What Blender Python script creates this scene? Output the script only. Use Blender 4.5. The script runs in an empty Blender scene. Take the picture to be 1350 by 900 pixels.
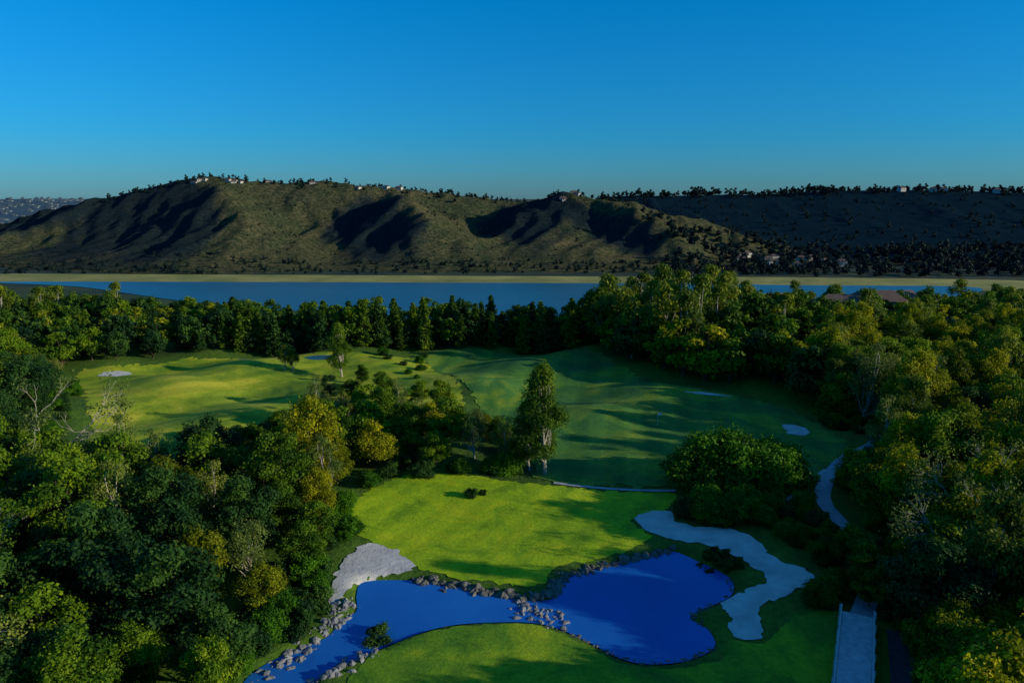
import bpy, math, random
import numpy as np
from mathutils import Vector, noise, geometry
rng=np.random.default_rng(7); random.seed(7)
SC=bpy.context.scene
PI=math.pi
# ------------------------------------------------------------ helpers
def link(o,parent=None):
    SC.collection.objects.link(o)
    if parent: o.parent=parent
    return o
def mesh_np(name,V,F4=None,F3=None,mats=(),mi=None,attrs=None,smooth=False):
    me=bpy.data.meshes.new(name)
    V=np.asarray(V,dtype=np.float32)
    F4=np.zeros((0,4),int) if F4 is None or len(F4)==0 else np.asarray(F4)
    F3=np.zeros((0,3),int) if F3 is None or len(F3)==0 else np.asarray(F3)
    me.vertices.add(len(V)); me.vertices.foreach_set('co',V.ravel())
    nl=len(F4)*4+len(F3)*3; me.loops.add(nl)
    me.loops.foreach_set('vertex_index',np.concatenate([F4.ravel(),F3.ravel()]).astype(np.int32))
    n=len(F4)+len(F3); me.polygons.add(n)
    ls=np.concatenate([np.arange(len(F4))*4,len(F4)*4+np.arange(len(F3))*3]).astype(np.int32)
    me.polygons.foreach_set('loop_start',ls)
    for m in mats: me.materials.append(m)
    if mi is not None: me.polygons.foreach_set('material_index',np.asarray(mi,dtype=np.int32))
    me.update(calc_edges=True)
    me.polygons.foreach_set('use_smooth',np.full(n,smooth))
    if attrs:
        for k,a in attrs.items():
            at=me.attributes.new(k,'FLOAT','POINT'); at.data.foreach_set('value',np.asarray(a,dtype=np.float32))
    me.update()
    return me
def sstep(a,b,x):
    t=np.clip((x-a)/(b-a),0,1); return t*t*(3-2*t)
def catmull(P,closed=True,sub=6):
    P=[np.array(p,float) for p in P]; n=len(P); out=[]
    rngi=range(n) if closed else range(n-1)
    for i in rngi:
        if closed: a,b,c,d=P[i-1],P[i],P[(i+1)%n],P[(i+2)%n]
        else: a,b,c,d=P[max(i-1,0)],P[i],P[i+1],P[min(i+2,n-1)]
        for k in range(sub):
            t=k/sub
            out.append(0.5*((2*b)+(-a+c)*t+(2*a-5*b+4*c-d)*t*t+(-a+3*b-3*c+d)*t**3))
    if not closed: out.append(P[-1])
    return np.array(out)
def inside(poly,x,y):
    x=np.asarray(x,float);y=np.asarray(y,float)
    r=np.zeros(x.shape,bool); n=len(poly); j=n-1
    for i in range(n):
        xi,yi=poly[i];xj,yj=poly[j]
        if yi!=yj:
            c=((yi>y)!=(yj>y))&(x<(xj-xi)*(y-yi)/(yj-yi)+xi)
            r^=c
        j=i
    return r
def pdist(poly,x,y,closed=True):
    d=np.full(np.shape(x),1e9); n=len(poly)
    for i in range(n if closed else n-1):
        ax,ay=poly[i];bx,by=poly[(i+1)%n]
        dx,dy=bx-ax,by-ay; L=dx*dx+dy*dy+1e-9
        t=np.clip(((x-ax)*dx+(y-ay)*dy)/L,0,1)
        d=np.minimum(d,(x-ax-t*dx)**2+(y-ay-t*dy)**2)
    return np.sqrt(d)
# ------------------------------------------------------------ site plan (metres)
pond=catmull([(-14.6,61.8),(-14.2,64.0),(-9.6,64.2),(-5.4,63.1),(-2.5,61.9),(1.7,60.6),(3.9,61.2),(5.0,64.7),(8.8,66.6),(13.8,69.0),(16.8,70.1),(19.0,68.0),(21.3,64.7),(20.5,61.5),(17.9,59.6),(15.8,58.0),(16.9,56.0),(16.7,53.5),(13.7,51.7),(10.6,51.4),(8.6,52.2),(6.7,54.0),(4.3,56.0),(1.7,57.1),(-2.3,57.1),(-5.6,56.6),(-8.4,55.2),(-10.9,53.3),(-12.5,52.1),(-14.7,50.0),(-16.5,47.5),(-20.0,46.0),(-20.5,49.8),(-18.3,52.8),(-15.7,54.9),(-15.0,57.5),(-14.0,58.9)],sub=4)
green=catmull([(-9.6,66.2),(-14.1,70.8),(-17.1,73.5),(-19.8,76.3),(-18.5,84),(-14,89.6),(-7.4,90.2),(-1.5,88.6),(4.3,87.2),(11.8,86.0),(20.2,85.0),(18.5,80.4),(15.1,78.9),(13.6,75.9),(15.0,71.9),(8.9,67.8),(4.3,66.0),(2.6,62.6),(-2.5,63.3),(-6,64.3)])
bunkL=catmull([(-17.0,61.5),(-17.2,67.2),(-15.6,71.2),(-13.3,70.6),(-10.3,67.4),(-9.8,65.3),(-12.8,64.6),(-14.9,63.2),(-15.6,60.9),(-16.4,59.5)])
bunkR=catmull([(14.3,77.9),(16.6,79.9),(18.8,79.5),(18.7,76.5),(21.6,74.9),(24.7,74),(26.3,71.3),(26.7,67.4),(28.8,65.6),(29.0,63.5),(26.6,61.5),(22.7,59.2),(21.6,56.6),(21.1,54.6),(18.9,54.3),(18.6,55.7),(19.3,57.7),(18.7,58.9),(19.9,60.9),(23.5,62.6),(24.6,64.3),(23.7,66.5),(22.2,69.4),(19.9,71.1),(17,72.1),(14.7,74.4)])
fairL=catmull([(-91.8,147.4),(-89.3,151.5),(-80.7,157.3),(-75,163.7),(-60.6,163),(-43.6,165.3),(-30,164),(-18,158),(-13,144),(-9,128),(-14,119),(-32,122),(-38,114),(-42,104),(-46,98),(-54,96),(-62,100),(-69.4,114),(-80,130)])
fairR=catmull([(-21,169.7),(4.6,169.7),(20.3,163.7),(28.5,142.2),(40.5,130.6),(49.9,118.5),(49.8,101.2),(43.6,92.2),(38.3,84),(35.6,82.8),(35.4,86.9),(20.2,87),(4.4,88.6),(2.7,98.1),(-4.6,120.7),(-11.6,142.2),(-17.7,155.9)])
lawn=catmull([(-12.4,46.1),(-12.4,49.1),(-11.2,52.0),(-9.4,54.0),(-5.5,55.7),(1.6,56.2),(6,53.4),(8.8,50.8),(13.6,50.5),(17.2,51.9),(18.2,54.0),(20.9,53.6),(25,57.5),(29.3,57.7),(27.6,52.5),(24.1,47.5),(19.5,40.8),(-12.4,40.8)])
lagoon=catmull([(-420,575),(-330,545),(-220,470),(-120,420),(0,385),(120,385),(210,430),(290,480),(345,525),(335,548),(250,552),(200,557),(120,565),(0,570),(-150,574),(-300,578)],sub=8)
marsh=catmull([(-650,585),(-400,576),(-200,572),(0,562),(150,548),(250,538),(360,520),(430,545),(410,590),(200,615),(0,622),(-200,632),(-500,645),(-700,650)],sub=6)
path_pts=[(56,106),(52.8,100.6),(45.6,94.4),(40.1,86.9),(37.4,81),(36.9,75.9),(37,70.8),(35.1,64.3),(31.7,58.9),(29.6,56)]
def ground_z(x,y):
    x=np.asarray(x,float);y=np.asarray(y,float)
    z=-29.7*sstep(182,385,y)
    und=0.28*np.sin(x*0.21+1.3*np.sin(y*0.09))*np.sin(y*0.17+0.6)+0.22*np.sin(x*0.11-y*0.13+2)
    und=und*(1+1.9*sstep(92,125,y))*(1-sstep(300,380,y))
    near=(x>-30)&(x<32)&(y>38)&(y<82)
    w=np.ones(z.shape); dip=np.zeros(z.shape)
    if near.any():
        xn=x[near];yn=y[near]
        d=pdist(pond,xn,yn); ins=inside(pond,xn,yn); sd=np.where(ins,-d,d)
        w[near]=sstep(0.5,10,sd)
        dip[near]=-1.25*(1-sstep(-1.2,0.9,sd))
    return z+und*w+dip
WATER=-0.36
# ------------------------------------------------------------ materials
def newmat(name):
    m=bpy.data.materials.new(name); m.use_nodes=True
    nt=m.node_tree; b=nt.nodes['Principled BSDF']; b.inputs['Specular IOR Level'].default_value=0.2
    return m,nt,b
def N(nt,t,**k):
    n=nt.nodes.new(t)
    for a,v in k.items():
        if a=='inp':
            for i,x in v.items(): n.inputs[i].default_value=x
        else: setattr(n,a,v)
    return n
def ramp(nt,fac,stops):
    r=nt.nodes.new('ShaderNodeValToRGB'); e=r.color_ramp.elements
    while len(e)<len(stops): e.new(0.5)
    for i,(p,c) in enumerate(stops): e[i].position=p; e[i].color=(*c,1)
    nt.links.new(fac,r.inputs[0]); return r.outputs[0]
def mixc(nt,fac,a,b,mode='MIX'):
    m=nt.nodes.new('ShaderNodeMix'); m.data_type='RGBA'; m.blend_type=mode
    for s,v in ((0,fac),(6,a),(7,b)):
        if hasattr(v,'is_linked') or hasattr(v,'links'): nt.links.new(v,m.inputs[s])
        elif isinstance(v,(int,float)): m.inputs[s].default_value=v
        else: m.inputs[s].default_value=(*v,1)
    return m.outputs[2]
def noi(nt,vec,scale,detail=4,rough=0.55,dist=0.0):
    n=N(nt,'ShaderNodeTexNoise',inp={'Scale':scale,'Detail':detail,'Roughness':rough,'Distortion':dist})
    if vec is not None: nt.links.new(vec,n.inputs['Vector'])
    return n.outputs['Fac']
def objco(nt): return N(nt,'ShaderNodeTexCoord').outputs['Object']
def bump(nt,b,h,strength=0.5,dist=0.1):
    bp=N(nt,'ShaderNodeBump',inp={'Strength':strength,'Distance':dist}); nt.links.new(h,bp.inputs['Height']); nt.links.new(bp.outputs[0],b.inputs['Normal'])
def grass(name,c1,c2,c3,stripe=0.0,ang=0.4,sc=1.0,bs=0.4,mow=0.09):
    m,nt,b=newmat(name); co=objco(nt)
    col=ramp(nt,noi(nt,co,0.12*sc,7,0.66,0.9),[(0.34,c1),(0.5,c2),(0.64,c3)])
    fine=noi(nt,co,2.6,6,0.75)
    col=mixc(nt,0.6,col,ramp(nt,fine,[(0.3,(0.4,0.45,0.4)),(0.7,(1.4,1.35,1.3))]),'MULTIPLY')
    if stripe>0:
        mp=N(nt,'ShaderNodeMapping'); mp.inputs['Rotation'].default_value=(0,0,ang); nt.links.new(co,mp.inputs[0])
        w=N(nt,'ShaderNodeTexWave',inp={'Scale':mow,'Distortion':1.2,'Detail':2.0,'Detail Scale':0.5}); nt.links.new(mp.outputs[0],w.inputs[0])
        col=mixc(nt,stripe,col,ramp(nt,w.outputs['Fac'],[(0.3,(0.68,0.78,0.7)),(0.7,(1.2,1.15,1.2))]),'MULTIPLY')
    nt.links.new(col,b.inputs['Base Color']); b.inputs['Roughness'].default_value=0.9
    bump(nt,b,noi(nt,co,3,6,0.75),bs,0.2)
    return m
M_green=grass('putting_grass',(0.16,0.29,0.006),(0.30,0.45,0.006),(0.43,0.50,0.008),0.35,0.5,1.4)
M_lawn=grass('lawn_grass',(0.06,0.18,0.010),(0.14,0.28,0.010),(0.31,0.40,0.010),0.25,0.2,1.2)
M_fair=grass('fairway_grass_shaded',(0.03,0.12,0.025),(0.07,0.19,0.025),(0.22,0.30,0.02),0.5,0.15,0.8,mow=0.055)  # right fairway: base colour darkened to carry tree shade
M_fairL=grass('fairway_grass_sunlit',(0.10,0.20,0.012),(0.27,0.35,0.014),(0.46,0.44,0.03),0.45,0.9,0.8,mow=0.06)  # left fairway: low sun and shade patches painted into the grass colour
m,nt,b=newmat('rough_ground'); M_ground=m; co=objco(nt)
col=ramp(nt,noi(nt,co,0.06,7,0.68,1.0),[(0.3,(0.025,0.065,0.010)),(0.5,(0.06,0.13,0.012)),(0.65,(0.10,0.19,0.014)),(0.8,(0.16,0.20,0.02))])
col=mixc(nt,0.7,col,ramp(nt,noi(nt,co,1.7,6,0.75),[(0.3,(0.35,0.4,0.35)),(0.7,(1.5,1.4,1.3))]),'MULTIPLY')
sx=N(nt,'ShaderNodeSeparateXYZ'); nt.links.new(co,sx.inputs[0])
mr=N(nt,'ShaderNodeMapRange',inp={1:250.0,2:560.0}); nt.links.new(sx.outputs[1],mr.inputs[0])
col=mixc(nt,mr.outputs[0],col,ramp(nt,noi(nt,co,0.02,6,0.6),[(0.35,(0.012,0.03,0.02)),(0.65,(0.05,0.06,0.025))]))
nt.links.new(col,b.inputs['Base Color']); b.inputs['Roughness'].default_value=0.95
bump(nt,b,noi(nt,co,1.5,6,0.7),0.8,0.35)
def simple(name,c1,c2,scale,rough=0.9,bs=0.3,bd=0.05,det=5):
    m,nt,b=newmat(name); co=objco(nt); f=noi(nt,co,scale,det,0.65)
    nt.links.new(ramp(nt,f,[(0.3,c1),(0.7,c2)]),b.inputs['Base Color']); b.inputs['Roughness'].default_value=rough
    bump(nt,b,noi(nt,co,scale*3,det,0.65),bs,bd); return m
M_sand=simple('bunker_sand',(0.40,0.39,0.36),(0.64,0.61,0.55),0.5,0.95,0.6,0.15)
M_conc=simple('path_concrete',(0.26,0.28,0.30),(0.42,0.43,0.45),0.8,0.85)
M_deck=simple('weathered_deck_boards',(0.36,0.38,0.40),(0.58,0.59,0.60),1.8,0.8)
M_rock=simple('rock_stone',(0.03,0.033,0.03),(0.2,0.19,0.16),1.3,0.85,0.8,0.1)
M_rockp=simple('pale_stone',(0.07,0.08,0.09),(0.3,0.3,0.3),1.3,0.85,0.8,0.1)
M_marsh=simple('marsh_grass',(0.14,0.16,0.035),(0.38,0.33,0.09),0.03,0.95,0.2,0.3)
M_bark=simple('bark',(0.04,0.03,0.02),(0.11,0.08,0.055),4,0.9,0.6,0.05)
M_barkp=simple('pale_bark',(0.2,0.18,0.15),(0.42,0.38,0.32),3,0.85,0.4,0.03)
M_wall=simple('stucco_wall',(0.36,0.35,0.33),(0.46,0.45,0.42),1,0.9)
M_roof=simple('roof_tiles',(0.08,0.055,0.045),(0.14,0.10,0.08),2,0.85)
M_glass=simple('window_glass',(0.02,0.03,0.04),(0.03,0.05,0.06),1,0.15,0,0.01)
M_white=simple('white_paint',(0.7,0.7,0.7),(0.8,0.8,0.8),2,0.5,0,0.01)
M_red=simple('flag_cloth',(0.6,0.6,0.55),(0.7,0.7,0.6),2,0.8,0,0.01)
def water(name,c1,c2,sc,rough,bs,bd):
    m,nt,b=newmat(name); co=objco(nt)
    nt.links.new(ramp(nt,noi(nt,co,sc,4,0.5),[(0.3,c1),(0.7,c2)]),b.inputs['Base Color'])
    b.inputs['Roughness'].default_value=rough; b.inputs['IOR'].default_value=1.33; b.inputs['Specular IOR Level'].default_value=0.5
    bump(nt,b,noi(nt,co,sc*40,4,0.6),bs,bd); return m
M_pond=water('pond_water',(0.006,0.09,0.36),(0.016,0.15,0.50),0.06,0.06,0.3,0.04)
M_lag=water('lagoon_water',(0.02,0.10,0.15),(0.03,0.13,0.19),0.01,0.3,0.3,0.1)
def leafmat(name,dark,mid,light,transl=0.3):
    m,nt,b=newmat(name)
    at=N(nt,'ShaderNodeAttribute',attribute_name='tint')
    oi=N(nt,'ShaderNodeObjectInfo')
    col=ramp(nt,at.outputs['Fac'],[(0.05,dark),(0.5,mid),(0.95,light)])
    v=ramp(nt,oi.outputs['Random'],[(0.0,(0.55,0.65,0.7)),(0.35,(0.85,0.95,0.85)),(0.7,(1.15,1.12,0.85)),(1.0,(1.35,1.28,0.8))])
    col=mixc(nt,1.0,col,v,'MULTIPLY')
    nt.links.new(col,b.inputs['Base Color']); b.inputs['Roughness'].default_value=0.6; b.inputs['Specular IOR Level'].default_value=0.1
    tr=N(nt,'ShaderNodeBsdfTranslucent'); nt.links.new(mixc(nt,1.0,col,(1.2,1.3,0.5),'MULTIPLY'),tr.inputs[0])
    ms=N(nt,'ShaderNodeMixShader'); ms.inputs[0].default_value=transl
    nt.links.new(b.outputs[0],ms.inputs[1]); nt.links.new(tr.outputs[0],ms.inputs[2])
    nt.links.new(ms.outputs[0],nt.nodes['Material Output'].inputs[0]); return m
L_oak=leafmat('oak_leaves',(0.022,0.06,0.006),(0.075,0.15,0.008),(0.17,0.24,0.010))
L_dark=leafmat('dark_leaves',(0.008,0.030,0.014),(0.024,0.068,0.018),(0.055,0.12,0.02))
L_gold=leafmat('golden_leaves',(0.07,0.09,0.004),(0.19,0.21,0.006),(0.36,0.34,0.010),0.35)
L_wisp=leafmat('grey_willow_leaves',(0.055,0.085,0.025),(0.14,0.18,0.04),(0.23,0.26,0.06),0.3)
L_euc=leafmat('eucalyptus_leaves',(0.035,0.07,0.012),(0.11,0.155,0.016),(0.21,0.23,0.022))
L_pine=leafmat('pine_needles',(0.018,0.055,0.008),(0.052,0.11,0.010),(0.12,0.18,0.012))
L_bush=leafmat('bush_leaves',(0.014,0.055,0.005),(0.038,0.12,0.007),(0.09,0.21,0.009))
L_far=leafmat('far_leaves',(0.004,0.016,0.024),(0.008,0.024,0.032),(0.018,0.036,0.034),0.1)  # blue of distance haze mixed into the leaf colour
# ------------------------------------------------------------ trees
class TB:
    def __init__(s): s.V=[];s.F=[];s.mi=[];s.t=[];s.n=0
    def tube(s,pts,rad,n=6):
        pts=np.array(pts,float); k=len(pts)
        a=np.arange(n)*2*PI/n
        for i,p in enumerate(pts):
            d=pts[min(i+1,k-1)]-pts[max(i-1,0)]; d=d/(np.linalg.norm(d)+1e-9)
            u=np.cross(d,[0.3,0.9,0.1]); u/=np.linalg.norm(u)+1e-9; w=np.cross(d,u)
            s.V.append(p+rad[i]*(np.cos(a)[:,None]*u+np.sin(a)[:,None]*w)); s.t.append(np.full(n,0.5))
        idx=[]
        for i in range(k-1):
            for j in range(n):
                idx.append((s.n+i*n+j,s.n+i*n+(j+1)%n,s.n+(i+1)*n+(j+1)%n,s.n+(i+1)*n+j))
        s.F.append(np.array(idx)); s.mi.append(np.zeros(len(idx),int)); s.n+=k*n
    def leaves(s,C,Nn,size,tint,aspect=0.55,vert=0.0):
        n=len(C); T=rng.normal(size=(n,3))
        if vert>0: T=T*(1-vert)+np.array([0,0,-1.0])*vert*2
        Nn=Nn/(np.linalg.norm(Nn,axis=1)[:,None]+1e-9)
        T-=Nn*(T*Nn).sum(1)[:,None]; T/=np.linalg.norm(T,axis=1)[:,None]+1e-9
        B=np.cross(Nn,T); L=(size*rng.uniform(0.6,1.35,n))[:,None]
        q=np.stack([C-T*L*.5,C+B*L*aspect*.5,C+T*L*.5,C-B*L*aspect*.5],1).reshape(-1,3)
        s.V.append(q); s.t.append(np.repeat(tint,4))
        s.F.append(s.n+np.arange(n*4).reshape(n,4)); s.mi.append(np.ones(n,int)); s.n+=4*n
    def clump(s,c,r,n,size,tint,flat=0.75,rnd=0.6,aspect=0.7,vert=0.0):
        d=rng.normal(size=(n,3)); d/=np.linalg.norm(d,axis=1)[:,None]
        d[:,2]=np.where((d[:,2]<-0.2)&(rng.random(n)<0.6),-d[:,2],d[:,2])
        lump=1+0.28*np.sin(d[:,0]*5+c[0]*3)*np.sin(d[:,1]*5+c[1]*3+1)+0.2*np.sin(d[:,2]*7+c[2])
        rad=r*lump*(rng.random(n)**0.3)*np.where(rng.random(n)<0.08,1.3,1)
        C=c+d*rad[:,None]*np.array([1,1,flat])
        Nn=d+rng.normal(size=(n,3))*rnd+np.array([0,0,0.2])
        t=np.clip(tint+rng.normal(size=n)*0.13,0,1)
        s.leaves(C,Nn,size,t,aspect,vert)
    def mesh(s,name,bark,leaf):
        return mesh_np(name,np.concatenate(s.V),np.concatenate(s.F),mats=(bark,leaf),mi=np.concatenate(s.mi),attrs={'tint':np.concatenate(s.t)})
def bend(a,b,k=4,j=0.12):
    a=np.array(a,float);b=np.array(b,float);L=np.linalg.norm(b-a)
    o=rng.normal(size=3)*j*L
    return [a+(b-a)*t+o*math.sin(PI*t) for t in np.linspace(0,1,k+1)]
def broadleaf(name,h,r,nl,size,bark,leaf,ncl=26,crown=0.42,up=0.56,vert=0.0,aspect=0.7,elong=0.75,gap=0.0,clr=(0.26,0.44),taper=0.25):
    t=TB(); lean=rng.normal(size=2)*0.04*h
    tr=bend((0,0,-0.4),(lean[0],lean[1],h*0.72),5,0.04)
    R=0.016*h+0.05
    t.tube(tr,[R*(1-0.8*i/5) for i in range(6)],7)
    cz=h*up
    for i in range(ncl):
        a=i*2.39996+rng.uniform(-.4,.4); zz=rng.uniform(-0.85,1.0)
        rr=math.sqrt(max(0.05,1-zz*zz*0.85))*rng.uniform(0.4,0.95)*(1-taper*max(zz,0))
        c=np.array([lean[0]*.8+math.cos(a)*rr*r*0.8,lean[1]*.8+math.sin(a)*rr*r*0.8,cz+zz*h*crown*0.85])
        cr=r*rng.uniform(*clr)*(1-0.25*max(zz,0))
        if i%2==0:
            k=min(5,max(2,int((c[2]-h*0.18)/(h*0.72)*5)))
            base=tr[max(1,k-1)]
            t.tube(bend(base,c,3,0.1),[R*0.4,R*0.26,R*0.15,R*0.06],5)
        m=int(nl/ncl*(cr/(r*0.33))**2*(1-gap))
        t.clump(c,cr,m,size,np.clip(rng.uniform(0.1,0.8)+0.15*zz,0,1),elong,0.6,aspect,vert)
    return t.mesh(name,bark,leaf)
def conifer(name,h,r,nl,size,bark,leaf,base=0.12,power=0.8):
    t=TB(); R=0.014*h+0.05
    t.tube([(0,0,-.4),(0.05,0,h*.5),(0,0,h*.97)],[R,R*.6,R*.1],7)
    lv=int(h*1.9)
    for i in range(lv):
        f=i/(lv-1); z=h*(base+(0.98-base)*f); rr=r*((1-f)**power)*rng.uniform(0.65,1.15)+0.15
        nb=max(3,int(6*(1-f)+3))
        for k in range(nb):
            a=k*2*PI/nb+rng.uniform(-.5,.5)+i; L=rr*rng.uniform(0.5,1.2)
            tip=np.array([math.cos(a)*L,math.sin(a)*L,z+L*0.12])
            if f<0.8: t.tube([(0,0,z-L*0.1),tip],[R*.2,R*.05],4)
            m=int(nl/(lv*nb)*1.0)+3
            for q,(w,cr) in enumerate(((0.55,0.32),(0.9,0.26))):
                t.clump(tip*np.array([w,w,1])+np.array([0,0,-0.1*q]),max(0.35,r*cr*(1-f*0.6)),m//2+1,size,np.clip(rng.uniform(0.1,0.85),0,1),0.6,0.7,0.6)
    return t.mesh(name,bark,leaf)
def bare(name,h,bark,leaf):
    t=TB()
    def rec(p,d,L,R,dep):
        q=p+d*L; mid=(p+q)/2+rng.normal(size=3)*L*0.08
        t.tube([p,mid,q],[R,R*.8,R*.6],5 if dep>1 else 4)
        if dep==0:
            if rng.random()<.6: t.clump(q,0.7,30,0.2,0.6,1,1.0)
            return
        for k in range(2+int(rng.random()<.5)):
            nd=d+rng.normal(size=3)*0.42+np.array([0,0,0.12]); nd/=np.linalg.norm(nd)
            rec(q,nd,L*rng.uniform(.65,.88),R*.62,dep-1)
    rec(np.array([0,0,-.3]),np.array([0.08,0.03,1.0]),h*.28,0.15,5)
    return t.mesh(name,bark,leaf)
P={}
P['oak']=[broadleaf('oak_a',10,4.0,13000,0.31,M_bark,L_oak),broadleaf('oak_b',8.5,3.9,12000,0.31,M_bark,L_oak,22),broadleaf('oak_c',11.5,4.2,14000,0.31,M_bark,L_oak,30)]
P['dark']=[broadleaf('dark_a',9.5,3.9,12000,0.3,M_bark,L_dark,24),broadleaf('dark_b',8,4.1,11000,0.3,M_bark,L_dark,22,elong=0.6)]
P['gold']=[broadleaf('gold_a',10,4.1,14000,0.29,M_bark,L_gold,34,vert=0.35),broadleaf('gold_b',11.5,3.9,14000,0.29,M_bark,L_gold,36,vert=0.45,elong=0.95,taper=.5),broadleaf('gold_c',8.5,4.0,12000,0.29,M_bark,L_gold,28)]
P['wisp']=[broadleaf('wisp_a',12,3.8,11000,0.3,M_barkp,L_wisp,36,0.44,vert=0.6,elong=1.2,aspect=.4,clr=(.18,.34),taper=.5),broadleaf('wisp_b',10,3.6,10000,0.3,M_barkp,L_wisp,34,0.44,vert=0.6,elong=1.2,aspect=.4,clr=(.18,.34),taper=.4)]
P['euc']=[broadleaf('euc_a',14,3.8,13000,0.33,M_barkp,L_euc,30,0.42,0.56,0.6,0.5,1.1,clr=(0.24,0.4),taper=.5),broadleaf('euc_b',12,3.4,11000,0.33,M_barkp,L_euc,26,0.42,0.56,0.6,0.5,1.15,clr=(0.24,0.4),taper=.6)]
P['tall']=[broadleaf('tall_a',14.5,3.6,20000,0.28,M_barkp,L_pine,54,0.47,0.54,0.3,0.6,0.9,clr=(0.24,0.4),taper=.65)]
P['bare']=[bare('bare_a',11,M_barkp,L_wisp),bare('bare_b',10,M_barkp,L_oak)]
P['bush']=[broadleaf('bush_a',3.0,2.4,8000,0.2,M_bark,L_bush,18,0.5,0.42,elong=0.8,clr=(.34,.5)),broadleaf('bush_b',2.2,2.2,7000,0.2,M_bark,L_bush,16,0.5,0.4,clr=(.34,.5)),broadleaf('bush_c',2.4,2.0,6000,0.2,M_bark,L_dark,16,0.5,0.4)]
P['foak']=[broadleaf('foak_a',10,4.2,2600,0.65,M_bark,L_oak),broadleaf('foak_b',9,4.3,2600,0.65,M_bark,L_dark,22),broadleaf('foak_c',9.5,4.2,2600,0.65,M_bark,L_gold,22)]
P['fpine']=[conifer('fpine_a',12,2.3,3500,0.55,M_bark,L_pine,0.05,0.5),conifer('fpine_b',11,2.7,3500,0.55,M_bark,L_dark,0.05,0.6)]
P['feuc']=[broadleaf('feuc_a',13,3.6,2800,0.6,M_barkp,L_euc,28,0.42,0.55,0.5,0.5,1.1,taper=.5),broadleaf('feuc_b',11,4,2600,0.6,M_bark,L_pine,24,taper=.5)]
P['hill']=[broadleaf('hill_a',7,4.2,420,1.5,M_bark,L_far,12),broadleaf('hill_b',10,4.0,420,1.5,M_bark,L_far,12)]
NM={'oak':'oak_tree','dark':'live_oak_tree','gold':'golden_willow_tree','wisp':'grey_willow_tree','euc':'eucalyptus_tree','tall':'tall_conifer_tree','bare':'bare_branched_tree','bush':'shrub'}
def plant(kind,x,y,s=1.0,z=None,parent=None,name=None,var=None,sz=1.0):
    me=P[kind][var if var is not None else random.randrange(len(P[kind]))]
    o=bpy.data.objects.new(name or NM.get(kind,kind),me)
    if z is None: z=float(ground_z(np.array([x]),np.array([y]))[0])
    o.location=(x,y,z); o.rotation_euler=(0,0,random.uniform(0,2*PI)); o.scale=(s*random.uniform(.93,1.07),s*random.uniform(.93,1.07),s*sz*random.uniform(.9,1.1))
    return link(o,parent)
def scatter(poly,dmin,tries,cond=None,bounds=None):
    poly=np.array(poly,float); lo=poly.min(0);hi=poly.max(0)
    Q=rng.uniform(lo,hi,(tries,2)); Q=Q[inside(poly,Q[:,0],Q[:,1])]
    if cond is not None: Q=Q[cond(Q[:,0],Q[:,1])]
    out=[]; grid={}
    for q in Q:
        k=(int(q[0]//dmin),int(q[1]//dmin)); ok=True
        for i in (-1,0,1):
            for j in (-1,0,1):
                for p in grid.get((k[0]+i,k[1]+j),()):
                    if (p[0]-q[0])**2+(p[1]-q[1])**2<dmin*dmin: ok=False
        if ok: grid.setdefault(k,[]).append(q); out.append(q)
    return out
vis=lambda x,y:(np.abs(x)<0.78*y+16)
visr=lambda x,y:(x<0.78*y+34)
# ------------------------------------------------------------ ground
xs=np.concatenate([-np.geomspace(60000,1000,10),np.linspace(-900,-130,60),np.arange(-120,120.01,0.6),np.linspace(130,900,60),np.geomspace(1000,60000,10)])
ys=np.concatenate([[-3000,-800,-200,-50,0,15],np.arange(25,185,0.6),np.linspace(187,400,60),np.linspace(410,900,50),np.geomspace(1000,90000,14)])
X,Y=np.meshgrid(xs,ys); Z=ground_z(X.ravel(),Y.ravel())
nx,ny=len(xs),len(ys); I=np.arange(nx*ny).reshape(ny,nx)
F=np.stack([I[:-1,:-1],I[:-1,1:],I[1:,1:],I[1:,:-1]],-1).reshape(-1,4)
link(bpy.data.objects.new('ground',mesh_np('ground',np.stack([X.ravel(),Y.ravel(),Z],1),F,mats=(M_ground,),smooth=True)))
def rag(poly,a):
    out=[]
    n=len(poly)
    for i in range(n):
        p,q=poly[i],poly[(i+1)%n]; L=np.hypot(*(q-p)); k=max(1,int(L/0.35))
        for j in range(k):
            r=p+(q-p)*j/k
            out.append(r+a*np.array([noise.noise(Vector((r[0]*1.1,r[1]*1.1,3)))+.5*noise.noise(Vector((r[0]*4,r[1]*4,1))),noise.noise(Vector((r[0]*1.1,r[1]*1.1,9)))+.5*noise.noise(Vector((r[0]*4,r[1]*4,7)))]))
    return np.array(out)
def sheet(name,poly,off,mat,sp=1.0,zf=None,ragged=0):
    poly=np.array(poly)
    if ragged: poly=rag(poly,ragged)
    lo=poly.min(0);hi=poly.max(0)
    gx,gy=np.meshgrid(np.arange(lo[0],hi[0],sp),np.arange(lo[1],hi[1],sp)); gx=gx.ravel();gy=gy.ravel()
    k=inside(poly,gx,gy); gx=gx[k];gy=gy[k]; k=pdist(poly,gx,gy)>sp*0.35; gx=gx[k];gy=gy[k]
    pts=[Vector(p) for p in poly.tolist()]+[Vector((a,c)) for a,c in zip(gx,gy)]
    v,e,f,_,_,_=geometry.delaunay_2d_cdt(pts,[],[list(range(len(poly)))],1,1e-5)
    v=np.array([(p[0],p[1]) for p in v])
    z=(ground_z(v[:,0],v[:,1]) if zf is None else np.full(len(v),zf))+off
    me=mesh_np(name,np.column_stack([v,z]),F3=[t for t in f if len(t)==3],mats=(mat,),smooth=True)
    if len(me.polygons) and me.polygons[0].normal.z<0: me.flip_normals()
    return link(bpy.data.objects.new(name,me))
sheet('putting_green',green,0.035,M_green,0.7,ragged=.7)
sheet('lawn',lawn,0.035,M_lawn,0.7,ragged=.3)
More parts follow.
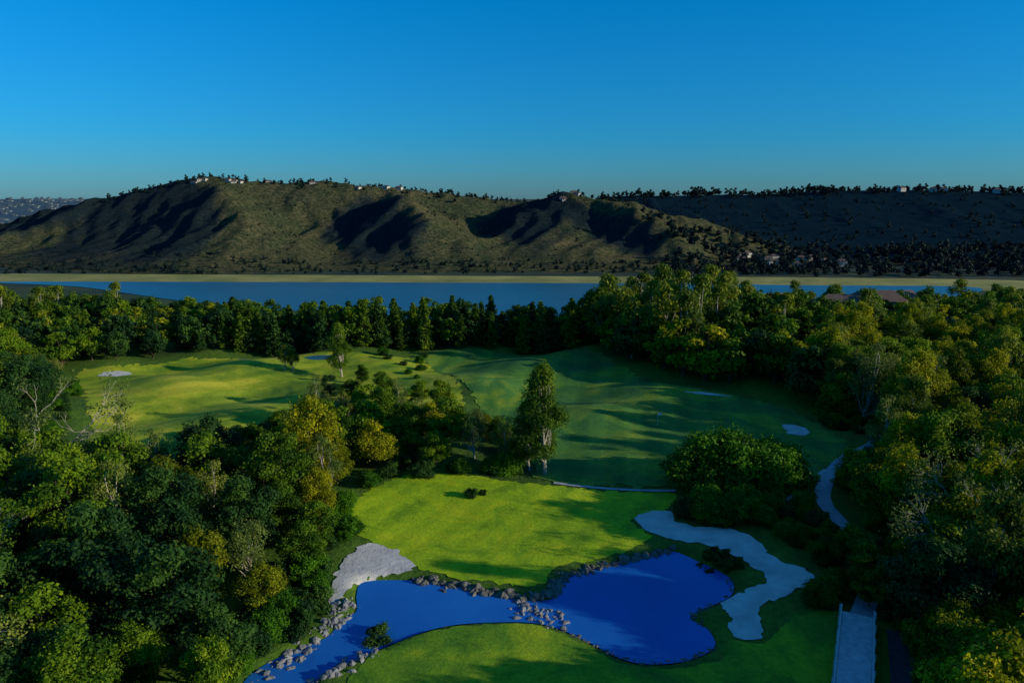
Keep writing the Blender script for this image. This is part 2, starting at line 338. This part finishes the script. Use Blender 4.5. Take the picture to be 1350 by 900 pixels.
sheet('fairway',fairR,0.075,M_fair,1.2,ragged=1.5)
sheet('fairway',fairL,0.05,M_fairL,1.2,ragged=2.0)
sheet('sand_bunker',bunkL,0.06,M_sand,0.7,ragged=.6)
sheet('sand_bunker',bunkR,0.07,M_sand,0.6,ragged=.5)
def blob(cx,cy,rx,ry,n=14,j=0.2): return catmull([(cx+rx*math.cos(a)*random.uniform(1-j,1+j),cy+ry*math.sin(a)*random.uniform(1-j,1+j)) for a in np.arange(n)*2*PI/n],sub=4)
for c in [(-83.5,147.6,3.4,2.2),(42.3,90,1.6,1.8),(45.4,110,2.0,2.6),(36.5,129,4,1.0),(-58,162,6,1.0)]:
    sheet('sand_bunker',blob(*c),0.11,M_sand,0.6,ragged=.5)
sheet('small_pond',blob(-43,161,4.5,1.6),0.10,M_lag,0.8)
sheet('pond',pond+0*pond,0,M_pond,2.0,WATER)
sheet('lagoon',lagoon,0,M_lag,40,-29.4)
sheet('marsh',marsh,0,M_marsh,30,-29.55)
def ribbon(name,pts,w,off,mat,cols=5):
    c=catmull(pts,False,10); d=np.gradient(c,axis=0); d/=np.linalg.norm(d,axis=1)[:,None]; n=np.stack([d[:,1],-d[:,0]],1)
    k=np.linspace(-w/2,w/2,cols); Q=(c[:,None,:]+n[:,None,:]*k[None,:,None]).reshape(-1,2)
    z=ground_z(Q[:,0],Q[:,1])+off; I=np.arange(len(Q)).reshape(len(c),cols)
    F=np.stack([I[:-1,:-1],I[:-1,1:],I[1:,1:],I[1:,:-1]],-1).reshape(-1,4)
    o=link(bpy.data.objects.new(name,mesh_np(name,np.column_stack([Q,z]),F[:,::-1],mats=(mat,),smooth=True)))
    if o.data.polygons[0].normal.z<0:o.data.flip_normals()
    return o
ribbon('cart_path',path_pts,1.8,0.13,M_conc)
ribbon('service_road',[(33.5,55),(31.2,50),(28.4,44),(25,36)],3.2,0.06,simple('asphalt',(0.035,0.04,0.045),(0.06,0.065,0.07),2,0.9))
ribbon('footpath',[(36.3,82.5),(34.2,82.0),(31.8,80.5)],1.6,0.1,M_conc)
ribbon('footpath',[(5.4,87.9),(11.2,86.6),(20.7,85.6)],0.6,0.11,M_conc)
# boardwalk bridge carrying the path out of the foreground
def boxes(name,L,mat,par):
    V=[];F=[]
    for (c,u,v,w,a,bb,h) in L:   # centre, axes, half sizes
        n=len(V); c=np.array(c,float)
        for sz_ in (-1,1):
            for sx_,sy_ in ((-1,-1),(1,-1),(1,1),(-1,1)): V.append(c+u*a*sx_+v*bb*sy_+w*h*sz_)
        F+=[(n,n+3,n+2,n+1),(n+4,n+5,n+6,n+7),(n,n+1,n+5,n+4),(n+1,n+2,n+6,n+5),(n+2,n+3,n+7,n+6),(n+3,n,n+4,n+7)]
    link(bpy.data.objects.new(name,mesh_np(name,V,F,mats=(mat,))),par)
bw=link(bpy.data.objects.new('boardwalk',None))
A0=np.array([30.0,56.8]);B0=np.array([19.5,36.0]); Ln=np.linalg.norm(B0-A0); du=(B0-A0)/Ln; u3=np.array([du[0],du[1],0]); v3=np.array([du[1],-du[0],0]); w3=np.array([0,0,1.0])
pl=[];posts=[]; n_=int(Ln/0.3)
for i in range(n_):
    p=A0+du*(i*0.3+.15); pl.append(((p[0],p[1],0.62+random.uniform(-.004,.004)),u3,v3,w3,0.138,1.2,0.03))
boxes('deck_boards',pl,M_deck,bw)
rl=[]
for sgn in (-1,1):
    m_=(A0+B0)/2; c=np.array([m_[0],m_[1],0])+v3*sgn*1.28
    rl.append((c+w3*0.58,u3,v3,w3,Ln/2,0.06,0.14)); rl.append((c+w3*1.25,u3,v3,w3,Ln/2,0.05,0.05))
    for i in range(int(Ln/2.2)+1):
        p=A0+du*(i*2.2+.1); posts.append((np.array([p[0],p[1],0.45])+v3*sgn*1.40,u3,v3,w3,0.055,0.055,0.82))
boxes('rails',rl,M_deck,bw); boxes('posts',posts,M_deck,bw)
# ------------------------------------------------------------ rocks
import bmesh
bm=bmesh.new(); bmesh.ops.create_icosphere(bm,subdivisions=2,radius=1); ico=np.array([v.co[:] for v in bm.verts]); icf=np.array([[v.index for v in f.verts] for f in bm.faces]); bm.free()
def rocks(name,pts,smin,smax,mat):
    V=[];F=[];n=0
    for (x,y) in pts:
        s=smin+(smax-smin)*random.random()**2; d=ico.copy(); ph=rng.uniform(0,6,3)
        d*= (1+0.22*np.sin(d[:,0:1]*3+ph[0])+0.18*np.sin(d[:,1:2]*4+ph[1])+0.1*np.sin(d[:,2:3]*7+ph[2]))
        d*=s*rng.uniform([0.8,0.6,0.45],[1.5,1.1,0.85]); a=random.uniform(0,6.3)
        r=np.array([[math.cos(a),-math.sin(a),0],[math.sin(a),math.cos(a),0],[0,0,1]])
        z=max(float(ground_z(np.array([x]),np.array([y]))[0]),WATER-0.05)
        V.append(d@r.T+np.array([x,y,z+0.05*s])); F.append(icf+n); n+=len(d)
    return link(bpy.data.objects.new(name,mesh_np(name,np.concatenate(V),F3=np.concatenate(F),mats=(mat,))))
def along(poly,n,j,closed=False):
    c=np.array(poly); seg=np.linalg.norm(np.diff(c,axis=0),axis=1); cum=np.r_[0,np.cumsum(seg)]
    t=rng.uniform(0,cum[-1],n); return np.column_stack([np.interp(t,cum,c[:,0]),np.interp(t,cum,c[:,1])])+rng.normal(size=(n,2))*j
shoreN=[(-9.6,64.3),(-5.4,63.2),(-2.5,62.0),(1.7,60.8),(3.7,61.4),(4.8,64.7),(8.8,66.7),(13.8,69.1),(16.8,70.2)]
rocks('shoreline_rocks',along(shoreN,420,0.26),0.08,0.46,M_rock)
rocks('cascade_rocks',np.concatenate([along([(0.5,61),(1.5,58.5),(4.5,56.8)],90,0.6),along([(1.5,59.5),(4.5,58.3)],30,0.5)]),0.07,0.36,M_rockp)
rocks('pond_bank_rocks',np.concatenate([along([(4.3,56.0),(8.6,52.4),(10.6,51.5),(13.7,51.8),(16.7,53.5)],120,0.15),along([(21.3,64.7),(20.5,61.5),(15.8,58.1),(16.9,56)],90,0.2)]),0.05,0.2,M_rock)
rocks('stream_rocks',np.concatenate([along([(-15.2,60),(-15.3,57),(-17,53.5),(-19.5,50),(-20.5,47)],170,0.55),along([(-11,53),(-13,51.2),(-15.5,48)],90,0.45)]),0.07,0.4,M_rockp)
# ------------------------------------------------------------ vegetation
WL=[(-70,22),(-19,22),(-20.5,45),(-21,52),(-19.2,58),(-19.0,66),(-19.5,73),(-20,84),(-13,91.5),(0,92),(0,99),(-6,110),(-14,115),(-31,117),(-37,107),(-39,97),(-46,90),(-54,86),(-63,90),(-72,104),(-80,122),(-92,142),(-150,150),(-150,22)]
WR=[(57,128),(54,108),(57,101),(49,93),(42.5,86),(40,78),(39.3,70),(37.8,63),(35.5,57),(32.5,48),(29,40),(27,22),(170,22),(170,170),(66,165),(60,140)]
treeL=scatter(WL,4.1,9000,vis); treeR=scatter(WR,4.0,11000,visr)
pc=catmull(path_pts,False,4); bwl=np.array([A0,B0])
for q in treeL:
    x,y=q; r=random.random()
    if math.hypot(x+47,y-58)<4: continue
    cl=noise.noise(Vector((x*.06,y*.06,0)))
    if cl>0.10: k='gold' if r<.28 else 'oak' if r<.8 else 'wisp'
    elif cl<-0.15: k='dark' if r<.6 else 'oak'
    else: k='oak' if r<.5 else 'wisp' if r<.66 else 'gold' if r<.74 else 'dark'
    if y<60 and x>-42 and r>.4: k='dark' if r<.75 else 'oak'
    edge=pdist(np.array(WL[1:22]),np.array([x]),np.array([y]),False)[0]
    s=random.uniform(0.7,1.15)*(0.68 if edge<3.5 else 1)
    if y<48: s*=0.85
    if y>92 and x>-45: s*=0.84
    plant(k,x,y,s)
for q in treeR:
    x,y=q; r=random.random()
    dp=pdist(pc,np.array([x]),np.array([y]),False)[0]
    if dp<2.8 or pdist(bwl,np.array([x]),np.array([y]),False)[0]<5.5: continue
    k='gold' if r<.66 else 'oak' if r<.82 else 'wisp' if r<.90 else 'euc' if r<.96 else 'dark'
    s=random.uniform(0.75,1.2)*(0.65 if dp<5 and y<92 else 1)
    if y<50: s*=0.9
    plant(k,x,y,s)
for poly in (catmull(WL[2:22],False,5),catmull(WR[:12],False,5)):
    for q in along(poly,125,1.1):
        if pdist(pc,np.array([q[0]]),np.array([q[1]]),False)[0]<2.2: continue
        if not inside(pond,[q[0]],[q[1]])[0] and not inside(bunkL,[q[0]],[q[1]])[0]: plant('bush',q[0],q[1],random.uniform(.4,.95))
for x,y,s in [(33.2,60.0,.42),(33.8,62.6,.5),(34.0,65.6,.45),(35.2,68,.4)]: plant('oak',x-1.0,y-1.0,s)
plant('tall',4.4,91,1.08,var=0); plant('tall',2.4,92.5,0.7)
plant('tall',-35.7,147,0.85); plant('euc',-48.3,149,0.5); plant('euc',-46.5,149,0.45)
for x,y,s in [(-57,83,1.5),(-47,58,1.25),(-41,48,1.2)]: plant('bare',x,y,s)
for x,y in [(44,60),(48,66)]: plant('bare',x,y,1.25)
for x,y,s in [(-33,126,.55),(-28,122,.6),(-22,120,.65),(-16,122,.55),(-25,134,.45),(-12,117,.7),(-30,140,.4)]: plant(random.choice(['oak','dark']),x,y,s)
for q in scatter(blob(29.3,87.2,5.6,2.8),1.9,700): plant('bush',q[0],q[1],random.uniform(1.6,2.4),var=random.choice([0,0,1]),sz=1.0)
for q in scatter(blob(24.6,77.6,4.6,2.0),1.6,400): plant('bush',q[0],q[1],random.uniform(.9,1.3))
for q in scatter([(27,78),(30,82),(33.5,79.5),(34.6,75),(34.8,70),(33,66),(30.5,66),(29.5,72)],1.8,500): plant('bush',q[0],q[1],random.uniform(.45,.95))
for q in scatter([(29,61),(32,64),(29.5,60),(26,59)],1.7,300): plant('bush',q[0],q[1],random.uniform(.5,.8))
for q in scatter(blob(20.6,67.2,1.9,1.5),0.9,300): plant('bush',q[0],q[1],random.uniform(.3,.45),var=2)
plant('bush',-11.3,54.8,0.8,var=2); plant('bush',-5.0,83.5,0.5,var=2); plant('bush',-3.6,84,0.3,var=2)
for q in scatter([(-22,66),(-18,64),(-17.5,60),(-18,56),(-21,50),(-24,50)],1.6,300): plant('bush',q[0],q[1],random.uniform(.6,1.2),var=2)
for q in scatter([(-38,121),(-16,120),(-20,166),(-34,166),(-22,150)],4.5,400): plant('bush',q[0],q[1],random.uniform(.3,.7))
def mass(name): return link(bpy.data.objects.new(name,None))
tl=mass('distant_treeline')
def add(kind,poly,d,s0,s1,par,tries=6000,zf=None,var=None):
    for q in scatter(poly,d,tries,vis):
        plant(kind,q[0],q[1],random.uniform(s0,s1),z=zf(q) if zf else None,parent=par,name='tree',var=random.choice(var) if var else None)
add('fpine',[(-72,168),(22,173),(22,184),(-72,184)],4.0,0.6,1.03,tl)
add('foak',[(-72,169),(22,174),(22,192),(-72,192)],4.6,0.55,0.95,tl,var=[0,1,1])
add('foak',[(-190,152),(-95,150),(-76,168),(-72,215),(-190,235)],5.0,0.6,1.0,tl,var=[0,1,1,2])
add('feuc',[(-190,165),(-115,160),(-104,215),(-190,250)],8,0.8,1.15,tl)
add('fpine',[(-130,160),(-74,168),(-72,190),(-130,190)],8,0.6,.95,tl)
add('foak',[(22,168),(31,148),(43,136),(56,126),(60,168),(80,250),(22,200)],4.8,0.85,1.3,tl,var=[0,0,1,2])
add('feuc',[(22,170),(33,150),(60,165),(70,215),(22,205)],7,1.0,1.5,tl)
add('foak',[(60,160),(190,165),(300,320),(200,340),(60,220)],6.5,0.75,1.1,tl,var=[0,0,1,2])
add('feuc',[(60,160),(190,165),(300,320),(200,340),(60,220)],11,0.8,1.2,tl)
add('foak',[(-260,250),(-74,215),(22,200),(22,215),(-60,240),(-230,330)],8,0.6,0.9,tl,var=[0,1])
# ------------------------------------------------------------ hills
def ridge(x,y,pts,wf,wb,p=1.35):
    best=np.full(x.shape,-1e9)
    for (x0,y0,z0),(x1,y1,z1) in zip(pts[:-1],pts[1:]):
        dx,dy=x1-x0,y1-y0; t=np.clip(((x-x0)*dx+(y-y0)*dy)/(dx*dx+dy*dy),0,1)
        px=x0+t*dx;py=y0+t*dy; zc=z0+t*(z1-z0)+31; d=np.hypot(x-px,y-py)
        w=np.where(y<py,wf,wb)*(0.35+0.65*np.clip(zc/90,0,1))
        best=np.maximum(best,zc*np.exp(-(d/w)**p))
    return best
A=[(-1100,1050,-29),(-900,1020,-22),(-711,1000,-2),(-647,1000,24),(-574,1000,46),(-500,1000,58),(-437,1000,73),(-400,1000,75),(-342,1000,69),(-247,1000,69),(-163,1000,60),(-79,1000,53),(-16,1000,47),(26,980,43),(61,900,53)]
RD=[(A,140,260),
 ([(-400,1000,70),(-350,900,54),(-300,800,27),(-280,700,-28)],140,140),
 ([(-163,1000,58),(-130,900,48),(-90,810,26),(-70,720,-26)],125,125),
 ([(-574,1000,42),(-600,870,10),(-610,750,-28)],110,110),
 ([(61,900,53),(120,850,46),(165,790,26),(190,710,-18)],70,70),
 ([(61,900,53),(130,905,47),(200,885,32),(260,855,8),(310,835,-26)],90,160),
 ([(150,1330,47),(198,1300,52),(445,1300,54),(540,1300,60),(640,1300,61),(760,1300,61),(925,1300,57),(1200,1300,50),(1500,1300,45)],330,300),
 ([(445,1300,50),(420,1100,22),(400,930,-20)],150,150),([(700,1300,57),(640,1080,28),(600,880,-18)],170,170),([(960,1300,55),(900,1080,28),(840,860,-20)],170,170)]
def hills_z(x,y):
    K=4.0; acc=np.zeros(x.shape)
    for pts,a,b in RD: acc+=np.exp(np.clip(ridge(x,y,pts,a,b),0,200)/K)
    z=K*np.log(acc)-K*math.log(len(RD))
    amp=np.clip(z/30,0,1)*(1-0.75*sstep(180,330,x))
    u=x+20*np.sin(y*0.012)+12*np.sin(y*.035+x*.01); g=np.abs(np.sin(u*0.045+1.5*np.sin(y*0.01+x*0.004)))*4+np.abs(np.sin(u*0.11+y*0.02+2*np.sin(y*.02)))*2.5
    front=sstep(0,25,80-z)
    return z-g*amp*front
hx=np.arange(-1150,1500,4.0); hy=np.concatenate([np.arange(640,1100,4.0),np.arange(1100,1700,12.0)])
X,Y=np.meshgrid(hx,hy); x=X.ravel();y=Y.ravel(); z=hills_z(x,y)
zs=z.reshape(X.shape)
nz=np.array([noise.fractal(Vector((a*0.025,c*0.014,0)),0.7,2.0,5) for a,c in zip(x,y)])
z=-32.5+z+nz*3.6*np.clip(z/25,0,1)*(1-0.6*sstep(180,330,x))
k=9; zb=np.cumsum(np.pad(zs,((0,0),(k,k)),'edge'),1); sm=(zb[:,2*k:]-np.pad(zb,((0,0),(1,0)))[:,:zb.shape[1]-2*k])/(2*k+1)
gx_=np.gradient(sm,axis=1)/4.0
west_shade=sstep(-0.04,0.12,gx_.ravel()+nz*0.04)  # left-facing slopes darkened in colour, imitating shade away from the sun
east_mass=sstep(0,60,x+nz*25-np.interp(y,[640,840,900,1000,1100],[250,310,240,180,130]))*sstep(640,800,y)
shade_forest=np.maximum(west_shade*0.85,east_mass)  # painted slope shade, joined with the wooded, shaded east ridge
nx,ny=len(hx),len(hy); I=np.arange(nx*ny).reshape(ny,nx)
F=np.stack([I[:-1,:-1],I[:-1,1:],I[1:,1:],I[1:,:-1]],-1).reshape(-1,4)
m,nt,b=newmat('chaparral'); co=objco(nt)
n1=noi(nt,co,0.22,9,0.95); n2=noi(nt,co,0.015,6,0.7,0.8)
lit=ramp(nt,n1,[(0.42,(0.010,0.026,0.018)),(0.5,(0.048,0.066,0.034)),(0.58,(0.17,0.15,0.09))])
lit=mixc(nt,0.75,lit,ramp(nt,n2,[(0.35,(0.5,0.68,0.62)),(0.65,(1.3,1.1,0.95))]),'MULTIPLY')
dk=ramp(nt,n1,[(0.40,(0.003,0.013,0.024)),(0.60,(0.008,0.024,0.036))])  # dark blue tone carries slope shade and haze along with tree cover
at=N(nt,'ShaderNodeAttribute',attribute_name='shade_forest')
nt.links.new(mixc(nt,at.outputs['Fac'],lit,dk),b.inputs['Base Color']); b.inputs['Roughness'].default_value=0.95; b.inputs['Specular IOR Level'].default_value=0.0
bump(nt,b,n1,0.9,2.5)
hm=mesh_np('hills',np.column_stack([x,y,z]),F,mats=(m,),attrs={'shade_forest':shade_forest},smooth=True)
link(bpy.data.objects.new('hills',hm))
Zg=z.reshape(ny,nx)
def hz(px,py):
    i=min(max(int(np.searchsorted(hy,py))-1,0),ny-2); j=min(max(int((px-hx[0])/4),0),nx-2)
    return float(Zg[i,j])
ht=mass('hillside_trees')
def hplant(px,py,s): 
    plant('hill',px,py,s,z=max(hz(px,py),-29.8)-0.6,parent=ht,name='tree')
for i in range(460): px=random.uniform(150,1150); py=1300+random.gauss(0,25); hplant(px,py,random.uniform(.6,1.3)+max(0,noise.noise(Vector((px*.01,0,0)))))
for i in range(500): px=random.uniform(150,1100); py=random.uniform(800,1290); hplant(px,py,random.uniform(.5,.9))
for i in range(260): px=random.uniform(-560,160); py=1000+random.gauss(0,12)-(90 if px>40 else 0); hplant(px,py,random.uniform(.35,.75))
for i in range(500): px=random.uniform(-560,160); py=random.uniform(720,980); hplant(px,py,random.uniform(.15,.4))
for i in range(420): px=random.uniform(-560,300); py=random.uniform(640,715); hplant(px,py,random.uniform(.3,.7))
for i in range(600): px=random.uniform(150,620); py=random.uniform(610,860); hplant(px,py,random.uniform(.6,1.4))
# ------------------------------------------------------------ buildings
def house(name,x,y,z,w,d,h,rot,par=None):
    e=bpy.data.objects.new(name,None); link(e,par); e.location=(x,y,z); e.rotation_euler=(0,0,rot)
    V=[(sx*w/2,sy*d/2,zz) for zz in (-1.5,h) for sx,sy in ((-1,-1),(1,-1),(1,1),(-1,1))]
    link(bpy.data.objects.new('walls',mesh_np('walls',V,[(0,1,5,4),(1,2,6,5),(2,3,7,6),(3,0,4,7)],mats=(M_wall,))),e)
    o=0.5; r=h+d*0.28
    V=[(-w/2-o,-d/2-o,h-.1),(w/2+o,-d/2-o,h-.1),(w/2+o,d/2+o,h-.1),(-w/2-o,d/2+o,h-.1),(-w/2+d*.25,0,r),(w/2-d*.25,0,r)]
    link(bpy.data.objects.new('roof',mesh_np('roof',V,[(0,1,5,4),(2,3,4,5),(3,2,1,0)],[(1,2,5),(3,0,4)],mats=(M_roof,))),e)
    V=[];F=[]
    for side in (-1,1):
        for k in range(int(w//3)):
            cx=-w/2+1.5+k*3
            for zz in ([1.0] if h<4 else [1.0,3.8]):
                n=len(V); yy=side*(d/2+.03); V+=[(cx-.6,yy,zz),(cx+.6,yy,zz),(cx+.6,yy,zz+1.3),(cx-.6,yy,zz+1.3)]; F.append((n,n+1,n+2,n+3))
    link(bpy.data.objects.new('windows',mesh_np('windows',V,F,mats=(M_glass,))),e)
    return e
for x,y in [(95,205),(108,212),(120,222),(66,215),(74,228),(135,235),(88,240),(150,262)]:
    house('stucco_house',x,y,float(ground_z(np.array([x]),np.array([y]))[0])+2.5,14,10,6,random.uniform(-.5,.5))
hh=mass('hilltop_houses')
for i in range(18):
    px=random.choice([random.uniform(-440,-340),random.uniform(-330,-120),random.uniform(60,130)]); py=(1000 if px<30 else 903)-random.uniform(0,24)
    house('house',px,py,hz(px,py)-0.8,random.uniform(5,10),6,random.uniform(2.5,3.3),random.uniform(-.6,.6),hh)
for i in range(4):
    px=random.uniform(600,980); house('house',px,1275,hz(px,1275)+2,11,9,5,random.uniform(-.5,.5),hh)
for i in range(12):
    px=random.uniform(230,330);py=random.uniform(690,800); house('house',px,py,max(hz(px,py),-29.6)+1,9,8,4,random.uniform(-.5,.5),hh)
X,Y=np.meshgrid(np.linspace(-4200,-900,80),np.linspace(1850,3400,50)); x=X.ravel();y=Y.ravel()
z=-31+ (58+8*np.sin(x*.003))*sstep(1880,2700,y)*sstep(-900,-1300,x)+4*np.sin(x*.01)*np.sin(y*.008)*sstep(1900,2100,y)
I=np.arange(80*50).reshape(50,80); F=np.stack([I[:-1,:-1],I[:-1,1:],I[1:,1:],I[1:,:-1]],-1).reshape(-1,4)
M_dist=simple('distant_slope',(0.02,0.06,0.09),(0.07,0.11,0.13),0.02,0.95,0.1,1)  # slope colour tinted blue in place of haze
link(bpy.data.objects.new('distant_hills',mesh_np('distant_hills',np.column_stack([x,y,z]),F,mats=(M_dist,),smooth=True)))
V=[];F=[];mi=[]
for i in range(420):
    px=random.uniform(-2300,-1200);py=random.uniform(1950,2680)
    zz=-31+(58+8*math.sin(px*.003))*float(sstep(1880,2700,np.array(py)))*float(sstep(-900,-1300,np.array(px)))+4*math.sin(px*.01)*math.sin(py*.008)
    w=random.uniform(4,8);h=random.uniform(2.5,4.5);n=len(V)
    V+=[(px+a*w,py+c*w*.6,zz+k) for k in (-3,h) for a,c in ((-1,-1),(1,-1),(1,1),(-1,1))]+[(px-w*.6,py,zz+h+2.5),(px+w*.6,py,zz+h+2.5)]
    F+=[(n,n+1,n+5,n+4),(n+1,n+2,n+6,n+5),(n+2,n+3,n+7,n+6),(n+3,n,n+4,n+7),(n+4,n+5,n+9,n+8),(n+6,n+7,n+8,n+9)]; mi+=[0]*4+[1]*2
M_town=simple('town_wall',(0.08,0.12,0.15),(0.18,0.22,0.25),0.01,0.9)  # town wall and roof colours tinted blue in place of haze
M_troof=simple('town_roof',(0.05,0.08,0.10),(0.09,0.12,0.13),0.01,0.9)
link(bpy.data.objects.new('distant_town',mesh_np('distant_town',V,F,mats=(M_town,M_troof),mi=mi)))
def flag(x,y,hgt):
    z=float(ground_z(np.array([x]),np.array([y]))[0])
    e=link(bpy.data.objects.new('golf_flag',None)); e.location=(x,y,z)
    t=TB(); t.tube([(0,0,-.1),(0,0,hgt)],[0.03,0.02],8)
    link(bpy.data.objects.new('pole',mesh_np('pole',np.concatenate(t.V),np.concatenate(t.F),mats=(M_white,))),e)
    k=np.linspace(0,0.6,7); V=[(0.03+a,0.06*math.sin(a*7),zz) for a in k for zz in (hgt-.5,hgt-.05)]
    link(bpy.data.objects.new('flag_cloth',mesh_np('flag_cloth',V,[(2*i,2*i+2,2*i+3,2*i+1) for i in range(6)],mats=(M_red,))),e)
flag(23.6,112,2.3)
# ------------------------------------------------------------ light, sky, camera
EL,AZ=15.0,105.0
w=bpy.data.worlds.new('World'); SC.world=w; w.use_nodes=True; nt=w.node_tree; bg=nt.nodes['Background']
sk=nt.nodes.new('ShaderNodeTexSky'); sk.sky_type='NISHITA'; sk.sun_disc=False; sk.sun_elevation=math.radians(EL); sk.sun_rotation=math.radians(AZ); sk.altitude=100; sk.air_density=1.0; sk.dust_density=0.3; sk.ozone_density=3.0
tc=N(nt,'ShaderNodeTexCoord'); sp=N(nt,'ShaderNodeSeparateXYZ'); nt.links.new(tc.outputs['Generated'],sp.inputs[0])
tint=ramp(nt,sp.outputs[2],[(0.0,(0.17,0.42,0.76)),(0.08,(0.07,0.52,0.92)),(0.26,(0.0,0.66,1.12)),(1.0,(0.35,0.95,1.4))])
c=mixc(nt,1.0,sk.outputs[0],tint,'MULTIPLY')
nt.links.new(c,bg.inputs[0]); bg.inputs[1].default_value=0.135
S=Vector((math.sin(math.radians(AZ))*math.cos(math.radians(EL)),math.cos(math.radians(AZ))*math.cos(math.radians(EL)),math.sin(math.radians(EL))))
l=bpy.data.lights.new('sun','SUN'); l.energy=5.0; l.angle=math.radians(0.5); l.color=(1.0,0.87,0.60)
lo=link(bpy.data.objects.new('sun',l)); lo.rotation_euler=(-S).to_track_quat('-Z','Y').to_euler(); lo.location=(100,-20,80)
cam=bpy.data.cameras.new('camera'); co_=link(bpy.data.objects.new('camera',cam)); cam.lens=36*950/1350; cam.sensor_width=36
co_.location=(0,0,36); co_.rotation_euler=(PI/2-math.atan(188/950),0,0); cam.clip_end=200000; cam.clip_start=0.5
SC.camera=co_
SC.view_settings.view_transform='Standard'; SC.view_settings.look='None'; SC.view_settings.exposure=0
